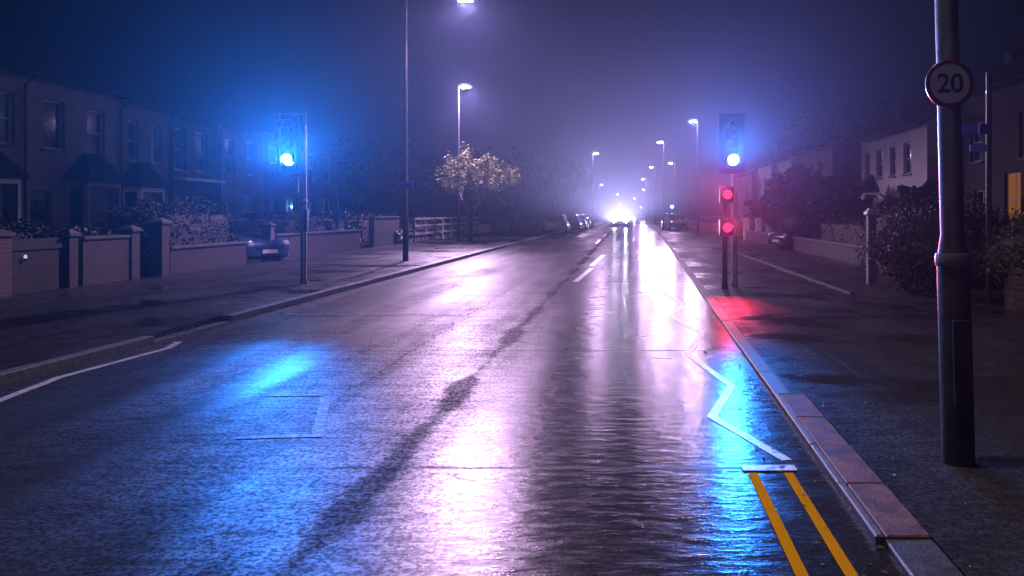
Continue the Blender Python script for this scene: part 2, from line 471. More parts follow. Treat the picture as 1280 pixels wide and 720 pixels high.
kerb_run('right_near_kerb', KR + .02, KR + .245, -6, 3.62, .028, 'kerb_dark', .9, drift)
kerb_run('right_red_kerb', KR + .035, KR + .245, 3.62, 6.5, .036, 'kerb_red', .72, drift, .009)
kerb_run('right_kerb_edge', KR - .012, KR + .03, 3.62, 6.5, .043, 'kerb', .72, drift)
kerb_run('right_kerb', KR - .012, KR + .13, 6.5, 60, .035, 'kerb', .9, drift)
kerb_run('right_distant_kerb', KR - .012, KR + .13, 60, 420, .035, 'kerb', 12, drift)
m = MB(); m.ring_loft([[(KR + .132 + drift(y), y, -.02), (KR + .249 + drift(y), y, -.02), (KR + .249 + drift(y), y, .03), (KR + .132 + drift(y), y, .03)] for y in [6.5] + ys_[5:]]); struct(m.build('right_pavement_edge', 'pavement'))
m = MB(); m.box((4.02, 14.5, .0), (4.10, 34, .075)); struct(m.build('verge_edging', 'kerb_dark'))

def stripe(name, pts, w, mt, z=.004):
    pts = [Vector((p[0], p[1], z)) for p in pts]
    mb = MB(); L = []
    for i, p in enumerate(pts):
        if i == 0: d = (pts[1] - p).normalized(); n = Vector((-d.y, d.x, 0)); k = 1
        elif i == len(pts) - 1: d = (p - pts[i - 1]).normalized(); n = Vector((-d.y, d.x, 0)); k = 1
        else:
            d0 = (p - pts[i - 1]).normalized(); d1 = (pts[i + 1] - p).normalized()
            n0 = Vector((-d0.y, d0.x, 0)); n1 = Vector((-d1.y, d1.x, 0)); n = (n0 + n1).normalized(); k = min(1.8, 1 / max(.3, n.dot(n0)))
        L.append((mb.bm.verts.new(p + n * w / 2 * k), mb.bm.verts.new(p - n * w / 2 * k)))
    for a, b in zip(L, L[1:]): mb.bm.faces.new((a[0], a[1], b[1], b[0]))
    return struct(mb.build(name, mt))
stripe('double_yellow_line', [(.72, .5), (.72, 4.62)], .055, 'yellow_paint')
stripe('double_yellow_line', [(.925, .5), (.925, 4.62)], .055, 'yellow_paint')
stripe('yellow_line_end_bar', [(.67, 4.70), (.985, 4.70)], .10, 'white_paint', .008)
stripe('zigzag_line', [(.965, 4.86), (.62, 5.9), (.90, 6.95), (.64, 8.5), (.92, 10.0), (.64, 11.6), (.92, 13.3), (.66, 15.0)], .072, 'white_paint')
stripe('zigzag_line', [(.9, 18.5), (.62, 20.5), (.9, 22.5), (.62, 24.5), (.9, 26.5), (.62, 28.5), (.9, 31)], .1, 'white_paint')
stripe('zigzag_line', [(-5.0, 6.2), (-5.17, 7.15), (-5.2, 7.3), (-5.12, 8.9), (-5.25, 9.35)], .085, 'white_paint')
stripe('zigzag_line', [(-2.62, 5.35), (-2.1, 5.40), (-2.47, 6.55)], .075, 'worn_paint')
stripe('zigzag_line', [(-2.95, 6.58), (-2.52, 6.60)], .05, 'worn_paint')
stripe('centre_line', [(-1.16, 17.5), (-1.0, 22.0)], .13, 'white_paint')
stripe('centre_line', [(-1.05, 22.9), (-.88, 29)], .15, 'white_paint')
stripe('centre_line', [(-1.6, 40), (-1.6, 46)], .12, 'white_paint')
stripe('centre_line', [(-1.6, 52), (-1.6, 58)], .12, 'white_paint')
stripe('stop_line', [(-5.2, 11.9), (-2.4, 11.9)], .16, 'worn_paint')

# ------------------------------------------------------------------ haze
hm = bpy.data.materials.new('night_haze'); hm.use_nodes = True
hn, hl = hm.node_tree.nodes, hm.node_tree.links
hn.remove(hn["Principled BSDF"])
pv = hn.new("ShaderNodeVolumePrincipled")
pv.inputs['Color'].default_value = (.46, .60, 1.0, 1)
pv.inputs['Density'].default_value = .0008
pv.inputs['Anisotropy'].default_value = .78
hl.new(pv.outputs[0], hn["Material Output"].inputs['Volume'])
m = MB(); m.box((-255, -55, -1.1), (255, 455, 11.5)); hz = m.build('haze', hm); hz["kind"] = "stuff"
hm.cycles.volume_sampling = "EQUIANGULAR"
hm.cycles.homogeneous_volume = True if hasattr(hm.cycles, 'homogeneous_volume') else None

# ------------------------------------------------------------------ street lamps
def street_lamp(label, base, head, power, group='street lamps along the road', detail=True, lit=True, base_r=.09, mt='grey_metal', spill=0, col=LAMP_COL, aim=None, cone=150):
    """base: foot of the column; head: where the lantern hangs."""
    bx_, by_ = base
    pz = .095 if bx_ < 0 else .033
    t = thing('street_lamp', label, 'street lamp', (bx_, by_, pz), 0, group)
    hx, hy, hz_ = head[0] - bx_, head[1] - by_, head[2] - pz
    top = hz_ + .12
    n = 14 if detail else 8
    mb = MB(); mb.lathe([(base_r, 0), (base_r, 1.1), (base_r * .98, 1.2), (base_r * .72, 1.34), (base_r * .6, top - .02)], n)
    mb.build('pole', mt, t, True)
    if detail:
        mb = MB(); mb.box((-.05, -base_r - .008, .35), (.05, -base_r + .02, .85), bevel=.004); mb.build('access_door', mt, t)
    s = 1 if hx > 0 else -1; hd_y = head[1]
    mb = MB(); mb.tube([(0, 0, top - .05), (hx * .15, hy * .15, top), (hx * .6, hy * .6, top + .05), (hx - s * .2, hy, hz_ + .07)], [base_r * .55, .04, .035, .032], 8)
    mb.build('arm', mt, t, True)
    mb = MB()
    mb.ring_loft([[(hx + s * dx, hy + dy * k, hz_ + dz) for dx, dz, k in
                   ((-.34, .10, .45), (-.2, .15, .8), (.1, .17, 1), (.34, .09, .7), (.36, .03, .7), (-.34, .02, .5))] for dy in (-.15, .15)])
    lh = mb.build('lamp_head', mt, t)
    if lit:
        mb = MB(); mb.box((hx - .2, hy - .11, hz_ - .035), (hx + .22, hy + .11, hz_ + .012), bevel=.02)
        ln = mb.build('lens', 'lamp_lens' if head[1] < 60 else 'lamp_lens_far', lh)
        spot('lamp_beam', (hx, hy, hz_ - .16), aim or (.3 * s, -.4, -1), power, cone, .4, col, .14, t)
        if spill and hd_y > 50:      # extra beam tilted towards the viewer to strengthen distant lantern halos
            spot('lantern_glare', (hx, hy, hz_ - .17), (-head[0] / hd_y, -1, math.tan(R(16))), spill * .95, 60, .3, col, .1, t)
        elif spill:
            tx, ty = (-1.2, 8.0) if hd_y < 30 else (-2.2, 15.0)
            spot('lantern_glare', (hx, hy, hz_ - .17), (tx - head[0], ty - hd_y, -head[2]), spill, 72 if hd_y < 30 else 56, .8, col, .1, t)
    else:
        mb = MB(); mb.box((hx - .2, hy - .11, hz_ - .035), (hx + .22, hy + .11, hz_ + .012), bevel=.02)
        mb.build('lens', 'head_off', lh)
    return t

# nearest column on the left, whose lantern hangs over the lane at the top of the picture
Y1 = 23.8
street_lamp('tall dark street lamp beyond the left signal, its lantern at the top of the picture', (X(507, Y1), Y1), (X(581, Y1), Y1, Z(0, Y1)), 8000, aim=(.12, -.26, -1), cone=140, base_r=.085, mt='black_metal', spill=600)
Y2 = 40.0
street_lamp('street lamp shining right above the yellowing tree on the left pavement', (X(573, Y2), Y2), (X(579, Y2) + .1, Y2, Z(109, Y2)), 11000, aim=(.3, -.2, -1), cone=134, base_r=.085, spill=6500)
LL = [(866, 152, 'l', 1.0, 'street lamp above and left of the crossing signal on the right pavement'),
      (825, 178, 'r', .8, 'second highest lamp of the row on the right side of the road'),
      (838, 204, 'r', .8, 'lamp low between the two highest lamps of the right-hand row'),
      (745, 192, 'r', .9, 'highest of the small distant lamps on the left side of the road'),
      (729, 216, 'l', .9, 'lamp with its pole visible below it, leftmost of the distant lamps'),
      (752, 231, 'l', .7, 'small distant lamp just right of the leftmost distant lamp'),
      (804, 224, 'r', .8, 'upper of the two distant lamps standing one above the other'),
      (804, 237, 'r', .8, 'lower of the two distant lamps standing one above the other'),
      (772, 243, 'l', .7, 'tiny lamp straight above the oncoming headlights'),
      (814, 209, 'r', .5, 'faint lamp between the low lamp and the stacked pair on the right side'),
      (793, 248, 'r', .7, 'tiny lamp up and to the right of the oncoming headlights'),
      (775, 255, 'l', .7, 'tiniest lamp, lowest and just above the oncoming headlights'),
      (801, 259, 'r', .7, 'tiny lamp low down just right of the oncoming headlights')]
for px, py, side, k, lab in LL:
    Yl = min(6.4 / ((267 - py) / 1000), 400)
    hx = X(px, Yl)
    h = Z(py, Yl)
    bx_ = hx + (.35 if hx > 0 else -.35) * (1 if Yl < 100 else 1.6)
    street_lamp(lab, (bx_, Yl), (hx, Yl, h), 900 * k, detail=Yl < 70, spill=2600 * k * (1 if Yl < 120 else 1.5))
# unseen lamp added behind the viewer to light the speed sign
street_lamp('unseen street lamp added on the right pavement behind the viewpoint', (2.6, -5.5), (.9, -5.5, 8.0), 800, col=(1.0, .74, .62))

# near right column, leaning a little, with the speed sign on it
Yc = 4.72
col = street_lamp('thick dark lamp column close by on the right pavement carrying the round speed sign', (X(1198, Yc), Yc), (X(1198, Yc) - 1.4, Yc, 8.2), 1600, base_r=.093, mt='col_paint', col=(1.0, .78, .74), cone=112, aim=(.15, .05, -1))
col.rotation_euler = (0, R(-1.5), 0)
mb = MB(); mb.lathe([(.098, 1.16), (.102, 1.18), (.102, 1.215), (.098, 1.235)], 18); mb.build('collar', 'grey_metal', col, True)

def text_mesh(name, body, size, m, parent, loc, rot=(R(90), 0, 0), depth=.0015, align='CENTER'):
    cu = bpy.data.curves.new(name, 'FONT'); cu.body = body; cu.size = size; cu.align_x = align; cu.align_y = 'CENTER'
    cu.extrude = depth; cu.offset = .004 * size / .2
    tmp = bpy.data.objects.new(name, cu); COL.objects.link(tmp)
    bpy.context.view_layer.update()
    me = bpy.data.meshes.new_from_object(tmp.evaluated_get(bpy.context.evaluated_depsgraph_get()))
    bpy.data.objects.remove(tmp); me.materials.clear(); me.materials.append(M[m])
    o = bpy.data.objects.new(name, me); COL.objects.link(o); o.parent = parent; o.location = loc; o.rotation_euler = rot
    return o
ys = 4.6
sg = thing('speed_sign', 'round 20 speed limit sign with red rim on the near lamp column', 'sign', (X(1187, ys), ys, Z(105, ys)))
mb = MB(); mb.lathe([(.138, -.008), (.140, -.004), (.140, .004), (.138, .006)], 40, axis='Y'); mb.build('plate', 'sign_red', sg, True)
mb = MB(); mb.lathe([(.113, .0065), (.113, .0085)], 40, axis='Y'); mb.build('sign_face', 'sign_white', sg)
text_mesh('numerals', '20', .152, 'sign_black', sg, (0, -.0115, -.002))
mb = MB(); mb.box((-.07, .009, -.02), (.07, .03, .02)); mb.build('clamp', 'galv', sg)

# ------------------------------------------------------------------ crossing signals
def signal(label, bx_, by_, hx, green_z, lens_mat, border, power, spill):
    pz = .095 if bx_ < 0 else .033
    t = thing('traffic_signal', label, 'traffic signal', (bx_, by_, pz), 0, 'traffic signals at the crossing')
    dx = hx - bx_; gz = green_z - pz
    top = gz + .95
    mb = MB(); mb.lathe([(.075, 0), (.075, .05), (.06, .09), (.057, gz + .7), (.05, gz + .72)], 16); mb.build('pole', 'galv', t, True)
    bd = MB(); w, z0, z1 = .265, gz - .26, gz + .95
    bd.box((dx - w, -.10, z0), (dx + w, -.08, z1)); board = bd.build('backing_board', 'board', t)
    if border:
        e = MB()
        for lo, hi in (((dx - w - .002, z0), (dx - w + .04, z1)), ((dx + w - .04, z0), (dx + w + .002, z1))):
            e.box((lo[0], -.106, lo[1]), (hi[0], -.102, hi[1]))
        e.box((dx - w + .026, -.106, z1 - .03), (dx + w - .026, -.102, z1)); e.box((dx - w + .026, -.106, z0), (dx + w - .026, -.102, z0 + .03))
        e.build('white_border', 'board_edge', board)
    hd = MB(); hd.box((dx - .155, -.27, gz - .17), (dx + .155, -.107, gz + .86), bevel=.02); head = hd.build('signal_head', 'black_plastic', t)
    for k, mt in ((0, lens_mat), (.34, 'dark_lens'), (.68, 'dark_lens')):
        ln = MB(); ln.lathe([(.103, .272), (.095, .285), (.06, .297), (.005, .302)], 24, (dx, 0, gz + k), 'Y')
        ln.build('lens', mt, head, True)
        vs = MB(); rings = []
        for i in range(15):
            a = R(-25 + 230 * i / 14)
            ca, sa = math.cos(a), math.sin(a)
            dpt = .20 if k else .13
            rings.append([(dx + .112 * ca, -.272, gz + k + .112 * sa), (dx + .112 * ca, -.272 - dpt, gz + k + .112 * sa),
                          (dx + .118 * ca, -.272 - dpt, gz + k + .118 * sa), (dx + .118 * ca, -.272, gz + k + .118 * sa)])
        vs.ring_loft(rings); vs.build('visor', 'black_plastic', head)
    spot('signal_beam', (dx, -.43, gz), (-hx / by_, -1, math.tan(R(16))), power, 46, .35, (.05, .36, 1.0), .09, t)
    spot('signal_spill', (dx, -.43, gz), (-hx / by_ * .8, -1, .11), spill, 58, .8, (.02, .21, 1.0), .09, t)
    br = MB()
    for zz in (gz - .1, gz + .75):
        br.box((min(dx, 0) - .02, -.082, zz), (max(dx, 0) + .02, -.05, zz + .05))
    br.build('bracket', 'galv', t)
    if abs(dx) > .1:
        cap = MB(); cap.tube([(0, 0, gz + .70), (0, 0, top + .06)], [.03, .03], 8); cap.build('detector_mast', 'galv', t, True)
    return t
ysg = 16.0
lt = signal('traffic signal with white bordered board and blue light on the left pavement', X(379.5, ysg), ysg, X(368, ysg), Z(200, ysg - .3), 'blue_lens', True, 25000, 9500)
mb = MB(); mb.box((-.14, -.13, 1.02), (-.045, -.02, 1.40), bevel=.012); bxo = mb.build('push_button_box', 'yellow_box', lt)
mb = MB(); mb.lathe([(.03, .131), (.02, .145)], 14, (-.09, 0, 1.12), 'Y'); mb.build('button', 'black_plastic', bxo)
mb = MB(); mb.box((.03, -.09, 1.05), (.10, .02, 1.5), bevel=.01); mb.build('control_box', 'grey_metal', lt)
mb = MB(); mb.box((-.10, -.1, 1.82), (-.07, -.07, 2.12)); mb.build('mounting_strap', 'galv', lt)
mb = MB(); mb.lathe([(.06, -.03), (.075, -.02), (.075, .02), (.06, .03)], 16, (0, 0, 1.66)); mb.build('pole_clamp', 'board_edge', lt, True)
ysr = 16.2
rt = signal('traffic signal with blue light on the right pavement beside the red lights', X(918, ysr), ysr, X(914, ysr), Z(200, ysr - .3), 'blue_lens_right', False, 19000, 3600)
mb = MB(); mb.box((.05, -.16, 1.02), (.15, -.03, 1.30), bevel=.012); bxo = mb.build('push_button_box', 'yellow_box', rt)
mb = MB(); mb.lathe([(.03, .161), (.02, .175)], 14, (.10, 0, 1.1), 'Y'); mb.build('button', 'black_plastic', bxo)
# the pedestrian display post with the two red lights
yp = 15.6
pp = thing('pedestrian_signal', 'short post with two red pedestrian lights one above the other', 'pedestrian signal', (X(906, yp), yp, .033))
mb = MB(); mb.lathe([(.07, 0), (.07, .05), (.055, .08), (.05, 2.05), (.03, 2.07)], 14); mb.build('pole', 'black_metal', pp, True)
for zz in (Z(240, yp) - .085, Z(281, yp) - .085):
    mb = MB(); mb.box((-.12, -.2, zz - .16), (.15, -.052, zz + .16), bevel=.02); hb = mb.build('signal_box', 'black_plastic', pp)
    mb = MB(); mb.lathe([(.085, .202), (.08, .214), (.05, .226), (.005, .23)], 22, (.03, 0, zz), 'Y'); mb.build('lens', 'red_lens', hb, True); spot('red_beam', (.03, -.33, zz), (-.13, -1, math.tan(R(14))), 8000, 36, .3, (1.0, .03, .09), .08, pp); spot('red_spill', (.03, -.33, zz), (-.13, -1, -.62), 420, 36, .7, (1.0, .02, .07), .08, pp)
    mb = MB(); mb.box((-.10, -.30, zz + .115), (.14, -.2005, zz + .125)); mb.build('hood', 'black_plastic', hb)
# a far signal glowing blue on the right
yf = 95
fs = thing('traffic_signal', 'tiny far blue signal right of the oncoming headlights', 'traffic signal', (X(840, yf), yf, .033))
mb = MB(); mb.lathe([(.06, 0), (.055, 3.2)], 10); mb.build('pole', 'galv', fs, True)
mb = MB(); mb.box((-.2, -.2, 2.0), (.2, -.06, 3.1), bevel=.02); fh = mb.build('signal_head', 'black_plastic', fs)
mb = MB(); mb.lathe([(.16, .202), (.1, .23), (.01, .24)], 18, (0, 0, 2.28), 'Y'); mb.build('lens', 'far_blue', fh, True); spot('signal_beam', (0, -.32, 2.28), (0, -1, 0), 900, 170, .5, (.08, .4, 1.0), .1, fs)

# ------------------------------------------------------------------ other posts and signs
def sign_post(label, bx_, by_, h, plates, r=.03, mt='grey_metal'):
    t = thing('sign_post', label, 'sign post', (bx_, by_, .033 if bx_ > 0 else -.03))
    mb = MB(); mb.lathe([(r, 0), (r, h - .01), (r * .6, h)], 12); mb.build('post', mt, t, True)
    for (x0, x1, z0, z1, c) in plates:
        mb = MB(); mb.box((x0, -r - .016, z0), (x1, -r - .004, z1), bevel=.002); mb.build('sign_plate', c, t)
    return t
yq = 13.0
sign_post('slim dark post with a blue flag sign among the bushes on the right', X(1236, yq), yq, Z(92, yq), [(-.50, -.19, 2.75, 2.92, 'sign_blue'), (-.185, -.045, 2.75, 2.92, 'sign_dkblue'), (-.33, -.06, 2.47, 2.58, 'sign_blue')], .045, 'black_metal')
sign_post('thin grey post with a small plate behind the left pavement', X(421, 31), 31, 2.6, [(-.13, .13, 1.1, 1.75, 'sign_blue')], .05)
bs = thing('street_sign', 'small blue plate fixed high on the tall dark lamp column on the left', 'sign', (X(507, Y1), Y1 - .075, Z(232, Y1)))
mb = MB(); mb.box((-.14, -.012, -.10), (.22, -.002, .10), bevel=.003); mb.build('sign_plate', 'sign_blue', bs)
mb = MB(); mb.box((-.07, 0, -.02), (.07, .02, .02)); mb.build('clamp', 'galv', bs)

# ------------------------------------------------------------------ houses
def house(label, wx, wy, w, d, eave, ridge, side, wall, roof, windows, bay=None, door=None, chimney=True, group='terraced houses on the left', ledge=False, lit=(), gable_tone=None):
    """w along the street, d deep; side 'L' faces +X, 'R' faces -X.  Local x along the facade, y into the house."""
    t = thing('house', label, 'house', (wx, wy, 0), R(90) if side == 'L' else R(-90), group)
    ops = [(a, b, c, e) for (a, b, c, e) in windows]
    if door: ops.append((door[0], door[1], .08, 2.15))
    if bay: ops.append((bay[0] + .25, bay[1] - .25, .75, 2.2))
    xs = sorted({0, w} | {o[0] for o in ops} | {o[1] for o in ops}); zs = sorted({0, eave} | {o[2] for o in ops} | {o[3] for o in ops})
    mb = MB()
    for a, b in zip(xs, xs[1:]):
        for c, e in zip(zs, zs[1:]):
            mx, mz = (a + b) / 2, (c + e) / 2
            if any(o[0] < mx < o[1] and o[2] < mz < o[3] for o in ops): continue
            mb.face([(a, 0, c), (b, 0, c), (b, 0, e), (a, 0, e)])
    dp = .16
    for (a, b, c, e) in ops:
        mb.face([(a, 0, c), (a, dp, c), (a, dp, e), (a, 0, e)]); mb.face([(b, 0, c), (b, dp, c), (b, dp, e), (b, 0, e)])
        mb.face([(a, 0, e), (b, 0, e), (b, dp, e), (a, dp, e)]); mb.face([(a, 0, c), (b, 0, c), (b, dp, c), (a, dp, c)])
    for x in (0, w):
        mb.face([(x, 0, 0), (x, d, 0), (x, d, eave), (x, d / 2, ridge - .06), (x, 0, eave)])
    mb.face([(0, d, 0), (w, d, 0), (w, d, eave), (0, d, eave)])
    mb.build('wall', wall, t)
    ov = .28; sl = (ridge - eave) / (d / 2)
    rf = MB()
    rf.prism([(-ov, eave - ov * sl + .02), (d / 2, ridge), (d + ov, eave - ov * sl + .02), (d + ov, eave - ov * sl + .12), (d / 2, ridge + .12), (-ov, eave - ov * sl + .12)], .004, w - .004, 'X')
    r = rf.build('roof', roof, t)
    if chimney:
        c = MB(); c.box((w - .75, d / 2 - .4, ridge - .3), (w - .05, d / 2 + .4, ridge + .95)); c.box((w - .79, d / 2 - .45, ridge + .95), (w - .01, d / 2 + .45, ridge + 1.06)); ch = c.build('chimney', 'brick_dark', r)
        for k in (-.2, .2):
            p = MB(); p.lathe([(.1, 0), (.085, .3), (.1, .32)], 10, (w - .4, d / 2 + k, ridge + 1.06)); p.build('chimney_pot', 'pot', r)
    g = MB(); g.box((.006, -ov - .07, eave - ov * sl), (w - .006, -ov + .02, eave - ov * sl + .07)); g.build('gutter', 'gutter_black', t)
    dn = MB(); dn.tube([(.10, -ov - .02, eave - ov * sl), (.10, -.06, eave - .35), (.10, -.06, .1)], .035, 8); dn.build('downpipe', 'black_plastic', t)
    def window(a, b, c, e, i, y=dp - .05):
        f = MB(); k = .055
        f.box((a, y, c), (a + k, y + .05, e)); f.box((b - k, y, c), (b, y + .05, e))
        f.box((a + k, y, e - k), (b - k, y + .05, e)); f.box((a + k, y, c), (b - k, y + .05, c + k))
        f.box((a + k, y + .004, (c + e) / 2 - .02), (b - k, y + .046, (c + e) / 2 + .02))
        if b - a > 1.1: f.box(((a + b) / 2 - .022, y + .002, c + k), ((a + b) / 2 + .022, y + .048, (c + e) / 2 - .02)); f.box(((a + b) / 2 - .022, y + .002, (c + e) / 2 + .02), ((a + b) / 2 + .022, y + .048, e - k))
        fr = f.build('window', 'trim', t)
        p = MB(); p.face([(a + .03, y + .03, c + .03), (b - .03, y + .03, c + .03), (b - .03, y + .03, e - .03), (a + .03, y + .03, e - .03)])
        p.build('pane', 'lit_window' if i in lit else 'glass', fr)
        if i not in lit:
            q = MB(); u = (b - a) * .26
            nseg = 10
            pts = [(a + u + (b - a - 2 * u) * s_ / nseg, y + .16 + (.02 if s_ % 2 else 0)) for s_ in range(nseg + 1)]
            for p0, p1 in zip(pts, pts[1:]): q.face([(*p0, c), (*p1, c), (*p1, e), (*p0, e)])
            q.build('curtain', 'curtain', fr)
        s = MB(); s.box((a - .08, -.07, c - .09), (b + .08, .02, c - .002)); s.build('sill', 'stone', fr)
    for i, o in enumerate(windows): window(*o, i)
    if door:
        a, b = door[:2]
        f = MB(); f.box((a, .1, .09), (b, .15, 2.15)); dr = f.build('door', door[2] if len(door) > 2 else 'door_blue', t)
        h = MB(); h.lathe([(.03, -.1), (.035, -.07), (.02, -.06)], 10, (b - .12, 0, 1.05), 'Y'); h.build('handle', 'rim', dr)
        h = MB(); h.box((a + .12, .094, 1.3), (b - .12, .099, 1.9)); h.build('door_glass', 'car_glass', dr)
        s = MB(); s.box((a - .15, -.32, 0), (b + .15, -.003, .08)); s.build('doorstep', 'stone', t)
    if bay:
        a, b, dep, htop = bay
        q = .38
        pl = [(a, 0), (a + q, -dep), (b - q, -dep), (b, 0)]
        mb = MB()
        for (p0, p1) in zip(pl, pl[1:]):
            p0 = Vector((*p0, 0)); p1 = Vector((*p1, 0)); dv = p1 - p0; L = dv.length; dv.normalize(); k = .12
            for (u0, u1, z0, z1) in ((0, L, 0, .8), (0, k, .8, htop - .25), (L - k, L, .8, htop - .25), (0, L, htop - .25, htop)):
                A = p0 + dv * u0; B = p0 + dv * u1
                mb.face([(A.x, A.y, z0), (B.x, B.y, z0), (B.x, B.y, z1), (A.x, A.y, z1)])
        bw = mb.build('bay_window', gable_tone or 'trim', t)
        for (p0, p1) in zip(pl, pl[1:]):
            p0 = Vector((*p0, 0)); p1 = Vector((*p1, 0)); dv = p1 - p0; L = dv.length; dv.normalize(); nrm = Vector((-dv.y, dv.x, 0)) * .03
            A = p0 + dv * .1 + nrm; B = p0 + dv * (L - .1) + nrm
            p = MB(); p.face([(A.x, A.y, .78), (B.x, B.y, .78), (B.x, B.y, htop - .23), (A.x, A.y, htop - .23)]); p.build('pane', 'glass', bw)
            if L > .9:
                A = p0 + dv * (.1 + L * .2) + nrm * 6; B = p0 + dv * (L * .8 - .1) + nrm * 6
                p = MB(); p.face([(A.x, A.y, .82), (B.x, B.y, .82), (B.x, B.y, htop - .3), (A.x, A.y, htop - .3)]); p.build('curtain', 'curtain', bw)
        mb = MB(); e = .16; apx = (a + b) / 2
        v0 = [(a - e, .003, htop), (a + q - e * .7, -dep - e, htop), (b - q + e * .7, -dep - e, htop), (b + e, .003, htop)]
        t0 = [(apx - .35, .003, htop + .8), (apx - .3, -.06, htop + .8), (apx + .3, -.06, htop + .8), (apx + .35, .003, htop + .8)]
        mb.ring_loft([[(x, y, z - .08) for x, y, z in v0], v0, t0]); mb.build('bay_roof', 'slate', t)
    if ledge:
        mb = MB(); mb.box((.2, -.5, 2.75), (w - .3, -.003, 2.85)); mb.build('ledge', 'trim', t)
    return t

FX = -17.0
G = 'terraced houses on the left'
house('nearest pale terraced house, cut by the left edge of the picture', FX, 17.9, 4.5, 8, 5.5, 7.6, 'L', 'render_pale', 'slate',
      [(1.2, 2.05, 3.35, 4.85), (3.55, 4.3, 3.4, 4.85)], (1.9, 4.3, .45, 2.55), (.5, 1.35), chimney=False, group=G)
house('pale terraced house with upstairs window and slate roofed bay, second from the left edge', FX, 22.4, 4.25, 8, 5.5, 7.6, 'L', 'render_pale', 'slate',
      [(.85, 1.75, 3.4, 4.85), (2.75, 3.6, 3.35, 4.8)], (1.75, 4.1, .45, 2.6), (.35, 1.2, 'door_red'), chimney=False, group=G, gable_tone='render_pale')
house('pale terraced house just right of the black downpipe, with a slate roofed bay', FX, 26.66, 2.95, 8, 5.35, 7.4, 'L', 'render_grey', 'slate',
      [(.55, 1.15, 3.3, 4.7), (1.85, 2.5, 3.3, 4.7)], (.15, 2.3, .45, 2.5), None, chimney=False, group=G)
house('dark brick terraced house with bright white upstairs sashes and a white ledge', FX, 29.62, 3.5, 8, 5.3, 7.3, 'L', 'brick_dark', 'slate',
      [(.35, 1.15, 3.15, 4.75), (1.75, 2.75, 3.15, 4.75), (1.5, 3.0, .9, 2.2)], None, (.35, 1.2), chimney=False, group=G, ledge=True)
house('terraced house washed in blue behind the left traffic signal', FX, 33.13, 4.3, 8, 5.3, 7.3, 'L', 'render_grey', 'slate',
      [(.6, 1.5, 3.2, 4.7), (2.5, 3.5, 3.2, 4.7), (2.2, 3.7, .9, 2.3)], None, (.5, 1.35, 'door_red'), chimney=False, group=G)
house('plain terraced house right of the left traffic signal, in blue gloom', FX, 37.44, 4.6, 8, 5.2, 7.2, 'L', 'brick', 'slate',
      [(.6, 1.5, 3.2, 4.7), (2.8, 3.8, 3.2, 4.7), (2.3, 3.8, .9, 2.3)], None, (.5, 1.35), chimney=False, group=G)
house('end terraced house farthest along the left row, dim in the haze', FX, 42.05, 4.6, 8, 5.2, 7.2, 'L', 'brick_dark', 'slate',
      [(.6, 1.5, 3.2, 4.7), (2.8, 3.8, 3.2, 4.7), (2.3, 3.8, .9, 2.3)], None, (.5, 1.35), chimney=False, group=G)
# right-hand side, local x runs towards the viewer
GR = 'houses on the right'
house('dark gabled house at the right edge with a lit orange downstairs window', 13.4, 32.0, 8.0, 9, 6.2, 9.2, 'R', 'brick_dark', 'tile',
      [(.7, 1.7, 3.5, 5.0), (4.6, 5.7, 3.4, 5.0), (3.5, 4.7, 1.15, 2.95), (1.0, 2.2, .9, 2.4)], None, (5.7, 6.55), group=GR, lit=(2,))
house('white rendered house with pale eaves left of the near lamp column', 12.6, 43.2, 9.5, 8, 5.4, 7.3, 'R', 'render_white', 'slate',
      [(.7, 1.5, 3.3, 4.7), (2.6, 3.6, 3.3, 4.7), (4.7, 5.5, 3.3, 4.7), (6.6, 7.6, 3.3, 4.7), (6.2, 7.6, .9, 2.3), (4.4, 5.4, .9, 2.3)], (.5, 3.0, .7, 2.7), (7.9, 8.8), group=GR)
house('grey house with a blank gable end beyond the dark trees on the right', 12.4, 57.5, 9.0, 9, 5.6, 7.2, 'R', 'render_grey', 'tile',
      [(.7, 1.5, 3.3, 4.9), (2.8, 3.7, 3.3, 4.9), (5.6, 6.5, 3.3, 4.9)], (5.0, 7.6, .6, 2.6), (.7, 1.6), group=GR)
house('pale narrow house with white bay strip, middle of the far right row', 12.6, 67.6, 6, 9, 5.8, 7.6, 'R', 'render_white', 'slate',
      [(.6, 1.6, 3.2, 4.8), (3.4, 4.6, 3.2, 4.8)], (3.0, 5.2, .6, 2.6), None, group=GR)
house('pale house next to the right traffic signal, farthest of the right row', 12.4, 76.5, 7, 9, 5.8, 7.8, 'R', 'render_white', 'slate',
      [(.6, 1.6, 3.2, 4.8), (3.4, 4.6, 3.2, 4.8)], (3.4, 6.0, .6, 2.6), None, group=GR)
house('far brick house fading into the haze beyond the right traffic signal', 12.4, 92, 12, 9, 5.6, 7.6, 'R', 'brick', 'slate',
      [(.8, 1.8, 3.2, 4.8), (4, 5, 3.2, 4.8), (8, 9, 3.2, 4.8)], None, (6, 7), group=GR)

# ------------------------------------------------------------------ plants
def leaf_cloud(mb, pts, size, n, flat=.5, seedv=0):
    """n small leaf faces scattered round each point of pts (centre, radius)."""
    for c, r in pts:
        c = Vector(c)
        for _ in range(n):
            while True:
                u = Vector((random.uniform(-1, 1), random.uniform(-1, 1), random.uniform(-1, 1)))
                if u.length < 1: break
            p = c + u * r
            a = Vector((random.gauss(0, 1), random.gauss(0, 1), random.gauss(0, 1) * flat)).normalized()
            b = a.cross(Vector((random.gauss(0, 1), random.gauss(0, 1), random.gauss(0, 1)))).normalized()
            s = size * random.uniform(.6, 1.3)
            mb.face([p - a * s * .5, p + b * s * .28, p + a * s * .5, p - b * s * .28])

